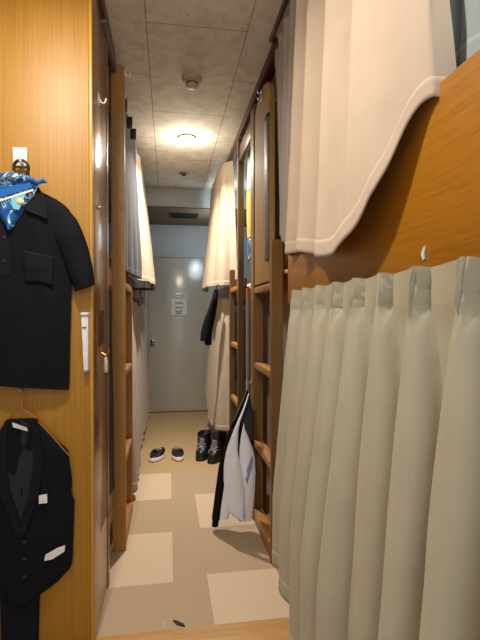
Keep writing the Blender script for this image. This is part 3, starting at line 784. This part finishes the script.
MB().tube([(-.235, 4.04, 1.42), (-.235, 4.04, 1.35), (-.215, 4.04, 1.335), (-.215, 4.04, 1.29), (-.235, 4.04, 1.28), (-.245, 4.04, 1.30)], .006).tube([(-.235, 4.04, 1.345), (-.252, 4.04, 1.33), (-.252, 4.04, 1.29), (-.236, 4.04, 1.26)], .005).build('hook', M['metal'], mh)

# white scrap on the orange board
tag(MB().prism([(.4995, .846, 1.306), (.4995, .853, 1.318), (.4995, .846, 1.330), (.4995, .838, 1.334), (.4995, .843, 1.320), (.4995, .842, 1.308)], (-.003, 0, 0)).build('tape_scrap', M['white']), 'white scrap of torn tape on the orange side board', 'tape')

# ---------------------------------------------------------------- clothes on the right ladder
ch = jhook(.487, 2.668, .80, M['chrome'], 'small chrome hook on the near right ladder holding the white shirt', -1)
hr = thing('wire_hanger', (.42, 2.52, .70), 'thin hanger on the near right ladder holding the white shirt', 'hanger')
MB().tube([(.447, 2.668, .80), (.449, 2.655, .812), (.446, 2.62, .812), (.44, 2.58, .80), (.435, 2.54, .775)], .003).build('hook', M['metal'], hr)
MB().tube([(.435, 2.54, .775), (.40, 2.53, .70), (.355, 2.52, .61)], .0035).tube([(.435, 2.54, .775), (.455, 2.54, .70), (.468, 2.54, .63)], .0035).build('shoulder_wire', M['metal'], hr)
bj = thing('hanging_jacket', (.37, 2.53, .05), 'black jacket hanging behind the white shirt on the near right ladder', 'jacket')
MB().pillow([(.06, .238, .33), (.2, .256, .40), (.35, .277, .46), (.45, .30, .472), (.55, .335, .478), (.62, .368, .474), (.68, .395, .466), (.73, .418, .455), (.77, .43, .445)], 2.55, .022, .015, 26, 40, .008, 4, 3).build('jacket_body', M['blacksuit'], bj)
MB().pillow([(.03, .236, .272), (.2, .252, .296), (.4, .29, .335), (.56, .335, .375)], 2.525, .016, .012, 14, 30, .004, 9, 2.5).build('sleeve', M['blacksuit'], bj)
MB().pillow([(.50, .405, .47), (.58, .395, .474), (.66, .405, .468), (.72, .423, .455), (.75, .432, .447)], 2.530, .012, .01, 14, 20, .003, 2, 2.5).build('collar', plain('charcoal_cloth', (46, 47, 50), .8), bj)
ws = thing('white_shirt', (.37, 2.48, .05), 'white shirt hanging open over the black jacket on the near right ladder', 'shirt')
def panel(name, rows, y, fr_, mat, seed):
    rows = [(z, a+.010, b+.004) for z, a, b in rows]
    MB().pillow(rows, y, fr_, .008, 22, 44, .007, seed, 2.5).build(name, mat, ws)
panel('front_panel', [(.065, .385, .405), (.10, .33, .415), (.16, .305, .415), (.22, .295, .412), (.30, .288, .402), (.38, .290, .385), (.45, .302, .372), (.50, .318, .374), (.56, .342, .376), (.62, .368, .388), (.68, .395, .408), (.735, .417, .425), (.765, .428, .434)], 2.495, .016, M['whitecloth'], 1)
panel('front_panel', [(.055, .372, .452), (.12, .385, .462), (.22, .385, .470), (.32, .382, .474), (.40, .378, .470), (.46, .378, .456), (.52, .386, .434), (.57, .395, .414), (.60, .402, .408)], 2.510, .012, M['whitecloth'], 6)
panel('sleeve', [(.075, .268, .32), (.14, .275, .345), (.22, .287, .355), (.30, .298, .35), (.34, .305, .34)], 2.505, .014, M['whitecloth'], 8)
MB().prism([(.425, 2.494, .34), (.455, 2.494, .42), (.464, 2.495, .40), (.452, 2.494, .35), (.428, 2.494, .26), (.42, 2.494, .29)], (0, .004, 0)).build('blue_stripe', M['blue'], ws)
# far black jacket
fj = thing('hanging_jacket', (.33, 3.72, .96), 'short black jacket hanging by the far right curtain before the door', 'jacket')
MB().pillow([(.95, .295, .345), (1.0, .282, .35), (1.05, .285, .352), (1.15, .30, .372), (1.25, .325, .39), (1.34, .352, .40), (1.40, .37, .40)], 3.71, .02, .015, 18, 30, .01, 7, 3).build('jacket_body', M['blackcloth'], fj)
MB().pillow([(.985, .252, .312), (1.06, .258, .33), (1.16, .286, .345), (1.27, .33, .362), (1.33, .35, .37)], 3.68, .015, .012, 12, 26, .004, 3, 2.5).build('sleeve', M['blackcloth'], fj)
MB().tube([(.385, 3.72, 1.38), (.385, 3.72, 1.425), (.40, 3.72, 1.44), (.41, 3.72, 1.43)], .004).build('hanging_loop', M['soot'], fj)

# ---------------------------------------------------------------- shoes
def slipper(x, y, rot, label):
    t = thing('slip_on_shoe', (x, y, 0), label, 'shoe', None)
    L, W = .26, .112
    def outline(k, sc_=1.0):   # k 0..1 round the sole ; toe towards -y
        a = 2*math.pi*k
        cy = math.cos(a); cx = math.sin(a)
        yy = -cy*L/2; wd = W/2*(1.0 if cy > 0 else .82+.0*cy)
        wd *= (1-.12*max(0, -cy)**2)
        return (cx*wd*sc_, yy*sc_ if abs(sc_-1) > 1e-6 else yy)
    def loft(levels, name, mat, capb=True, capt=True):
        m_ = MB(); rings = []
        for z, s_, dy in levels:
            rings.append([m_.bm.verts.new((outline(k/28)[0]*s_, outline(k/28)[1]*s_+dy, z if not callable(z) else z(outline(k/28)[1]))) for k in range(28)])
        for A, B in zip(rings, rings[1:]):
            for k in range(28): m_.bm.faces.new((A[k], A[(k+1) % 28], B[(k+1) % 28], B[k]))
        if capb: m_.bm.faces.new(rings[0])
        if capt: m_.bm.faces.new(rings[-1][::-1])
        R = Matrix.Translation((x, y, 0)) @ Matrix.Rotation(rot, 4, 'Z')
        m_.xf(R); return m_.build(name, mat, t, sharp=60)
    loft([(.0, .97, 0), (.008, 1.0, 0)], 'outsole', M['sole'])
    loft([(.008, 1.01, 0), (.03, 1.0, 0), (.034, .96, 0)], 'midsole', M['rubber'])
    # upper: front vamp and low heel
    top = lambda yy: .045+.028*max(0, 1-((yy+.03)/.07)**2)+(.018 if yy > .07 else 0)
    up = lambda sc_: (lambda yy: .034+(top(yy)-.034)*sc_)
    loft([(.034, .95, 0), (up(.5), .93, 0), (up(.9), .80, .004), (up(1.0), .66, .012), (up(.8), .60, .016), (.042, .56, .018)], 'upper', M['leather'])
    m_ = MB(); m_.box(-.03, .03, -.002, .02, .058, .082, .006)
    m_.xf(Matrix.Translation((x, y, 0)) @ Matrix.Rotation(rot, 4, 'Z')); m_.build('tongue_strap', M['insole'], t)
    return t
slipper(-.085, 3.90, math.radians(-22), 'black slip on shoe with white sole, left of the pair on the carpet')
slipper(.075, 3.90, math.radians(6), 'black slip on shoe with white sole, right of the pair on the carpet')

def boot(x, y, rot, H, tilt, label, purple):
    t = thing('ankle_boot', (x, y, 0), label, 'boot')
    R = Matrix.Translation((x, y, 0)) @ Matrix.Rotation(rot, 4, 'Z')
    def sec(z):   # half width, toe y, heel y
        k = z/H
        if k < .28: return .054-.004*k, -.145+.04*k, .11
        e = min(1, (k-.28)/.3); e = e*e*(3-2*e)
        return .054-.002*e, (-.135+.06*e), .11-.012*e
    m_ = MB(); n = 28; rings = []
    for j in range(18):
        z = .022+(H-.022)*j/17; w, a, b = sec(z)
        ring = []
        for k in range(n):
            th = 2*math.pi*k/n; c, s_ = math.cos(th), math.sin(th)
            px = w*math.copysign(abs(s_)**.75, s_); py = (a+b)/2+(b-a)/2*math.copysign(abs(c)**.8, c)
            wr = .003*noise.noise(Vector((px*30, py*30, z*30)))
            ring.append(m_.bm.verts.new((px+wr+tilt*(z/H)**2, py+wr, z)))
        rings.append(ring)
    for A, B in zip(rings, rings[1:]):
        for k in range(n): m_.bm.faces.new((A[k], A[(k+1) % n], B[(k+1) % n], B[k]))
    m_.bm.faces.new(rings[0])
    inner = [m_.bm.verts.new(v.co*1+Vector((-(v.co.x-tilt)*.14, -(v.co.y-.02)*.14, -.03))) for v in rings[-1]]
    for k in range(n): m_.bm.faces.new((rings[-1][k], rings[-1][(k+1) % n], inner[(k+1) % n], inner[k]))
    m_.bm.faces.new(inner[::-1])
    m_.xf(R); m_.build('boot_upper', M['leather'], t, sharp=60)
    m_ = MB()
    pr = [(.052*math.copysign(abs(math.sin(a))**.75, math.sin(a)), -.0175+.1325*math.copysign(abs(math.cos(a))**.8, math.cos(a)), 0) for a in [2*math.pi*k/28 for k in range(28)]]
    m_.prism(pr, (0, 0, .024)); m_.xf(R); m_.build('sole', M['sole'], t)
    m_ = MB()
    for j in range(4):
        z = .10+j*(H-.13)/4; w, a, b = sec(z); sx = tilt*(z/H)**2
        m_.tube([(-.032+sx, a+.016, z), (0+sx, a-.008, z+.012), (.032+sx, a+.016, z+.024)], .0042, 6)
        m_.tube([(.032+sx, a+.016, z), (0+sx, a-.010, z+.012), (-.032+sx, a+.016, z+.024)], .0042, 6)
    z = .09; w, a, b = sec(z)
    for sg in (1, -1): m_.tube([(0, a-.01, z+.02), (sg*.02, a-.022, z+.012), (sg*.03, a-.02, z-.006), (sg*.014, a-.02, z-.004)], .004, 6)
    m_.xf(R); m_.build('laces', M['lace'], t)
    if purple:
        m_ = MB(); m_.pillow([(H-.07, -.03, .03), (H-.02, -.038, .038), (H+.03, -.03, .036), (H+.04, -.02, .03)], -.062, .012, .01, 14, 14, .002, 3, 2.5)
        m_.xf(R); m_.build('tongue', M['purple'], t)
    return t
boot(.300, 3.89, math.radians(-20), .20, 0, 'black lace up ankle boot farther from the white shirt', False)
boot(.402, 3.80, math.radians(-28), .205, .012, 'black lace up ankle boot with purple tongue beside the white shirt', True)

# dark scrap near the threshold
sc_ = thing('dark_scrap', (.035, 1.80, 0), 'small dark scrap with a curled thread on the carpet by the threshold', 'scrap')
MB().prism([(.015, 1.812, .001), (.03, 1.785, .001), (.062, 1.766, .001), (.058, 1.782, .001), (.03, 1.806, .001)], (0, 0, .004)).build('scrap', M['soot'], sc_)
MB().tube([(.018, 1.806, .003), (.0, 1.82, .003), (-.02, 1.80, .002), (-.012, 1.775, .002)], .0012, 6).build('thread', M['white'], sc_)

# ---------------------------------------------------------------- light
def point(name, loc, e, col, r):
    l = bpy.data.lights.new(name, 'POINT'); l.energy = e; l.color = col; l.shadow_soft_size = r
    o = bpy.data.objects.new(name, l); C.objects.link(o); o.location = loc; return o
def disc(name, loc, e, col, size, spread=180):
    l = bpy.data.lights.new(name, 'AREA'); l.shape = 'DISK'; l.size = size; l.energy = e; l.color = col; l.spread = math.radians(spread)
    o = bpy.data.objects.new(name, l); C.objects.link(o); o.location = loc; return o
disc('corridor_lamp', (.138, 3.376, CE-.03), 21, (1, .90, .79), .045, 138)
point('corridor_halo_fill', (.138, 3.376, CE-.12), 4.6, (1, .88, .74), .04)  # added point hanging below the downlight, brightens the ceiling round it
disc('entrance_lamp', (-.30, 1.05, CE-.03), 12.5, (1, .92, .82), .06, 160)
point('entrance_halo_fill', (-.30, 1.05, CE-.22), 4.2, (1, .90, .78), .05)  # unseen extra point, added to lift the near ceiling
point('cabin_tube', (.12, -.45, 2.36), 6.5, (.78, .90, 1), .09)
point('cabin_tube', (.34, -.45, 2.36), 6.5, (.78, .90, 1), .09)
point('soffit_lamp', (.60, 4.55, 2.28), 2.2, (.72, .88, 1.0), .06)
point('door_fill', (.50, 4.98, 2.05), 5, (.70, .87, 1.0), .16)  # unseen cool light added to brighten the upper part of the door
w = bpy.data.worlds.new('World'); sc.world = w; w.use_nodes = True
w.node_tree.nodes['Background'].inputs[0].default_value = (.9, .92, 1, 1)
w.node_tree.nodes['Background'].inputs[1].default_value = .6

# ---------------------------------------------------------------- camera
cam = bpy.data.cameras.new('Camera'); co = bpy.data.objects.new('Camera', cam); C.objects.link(co)
TH = math.atan(72/462); PT = math.atan(6/462*math.cos(TH))
co.location = (0, 0, 1.2); co.rotation_euler = (math.pi/2-PT, 0, -TH)
cam.sensor_width = 36; cam.lens = 462/640*36; cam.clip_start = .02
sc.camera = co
sc.view_settings.view_transform = 'Standard'; sc.view_settings.look = 'None'
sc.view_settings.exposure = .42; sc.view_settings.gamma = 1
sc.view_settings.use_curve_mapping = False
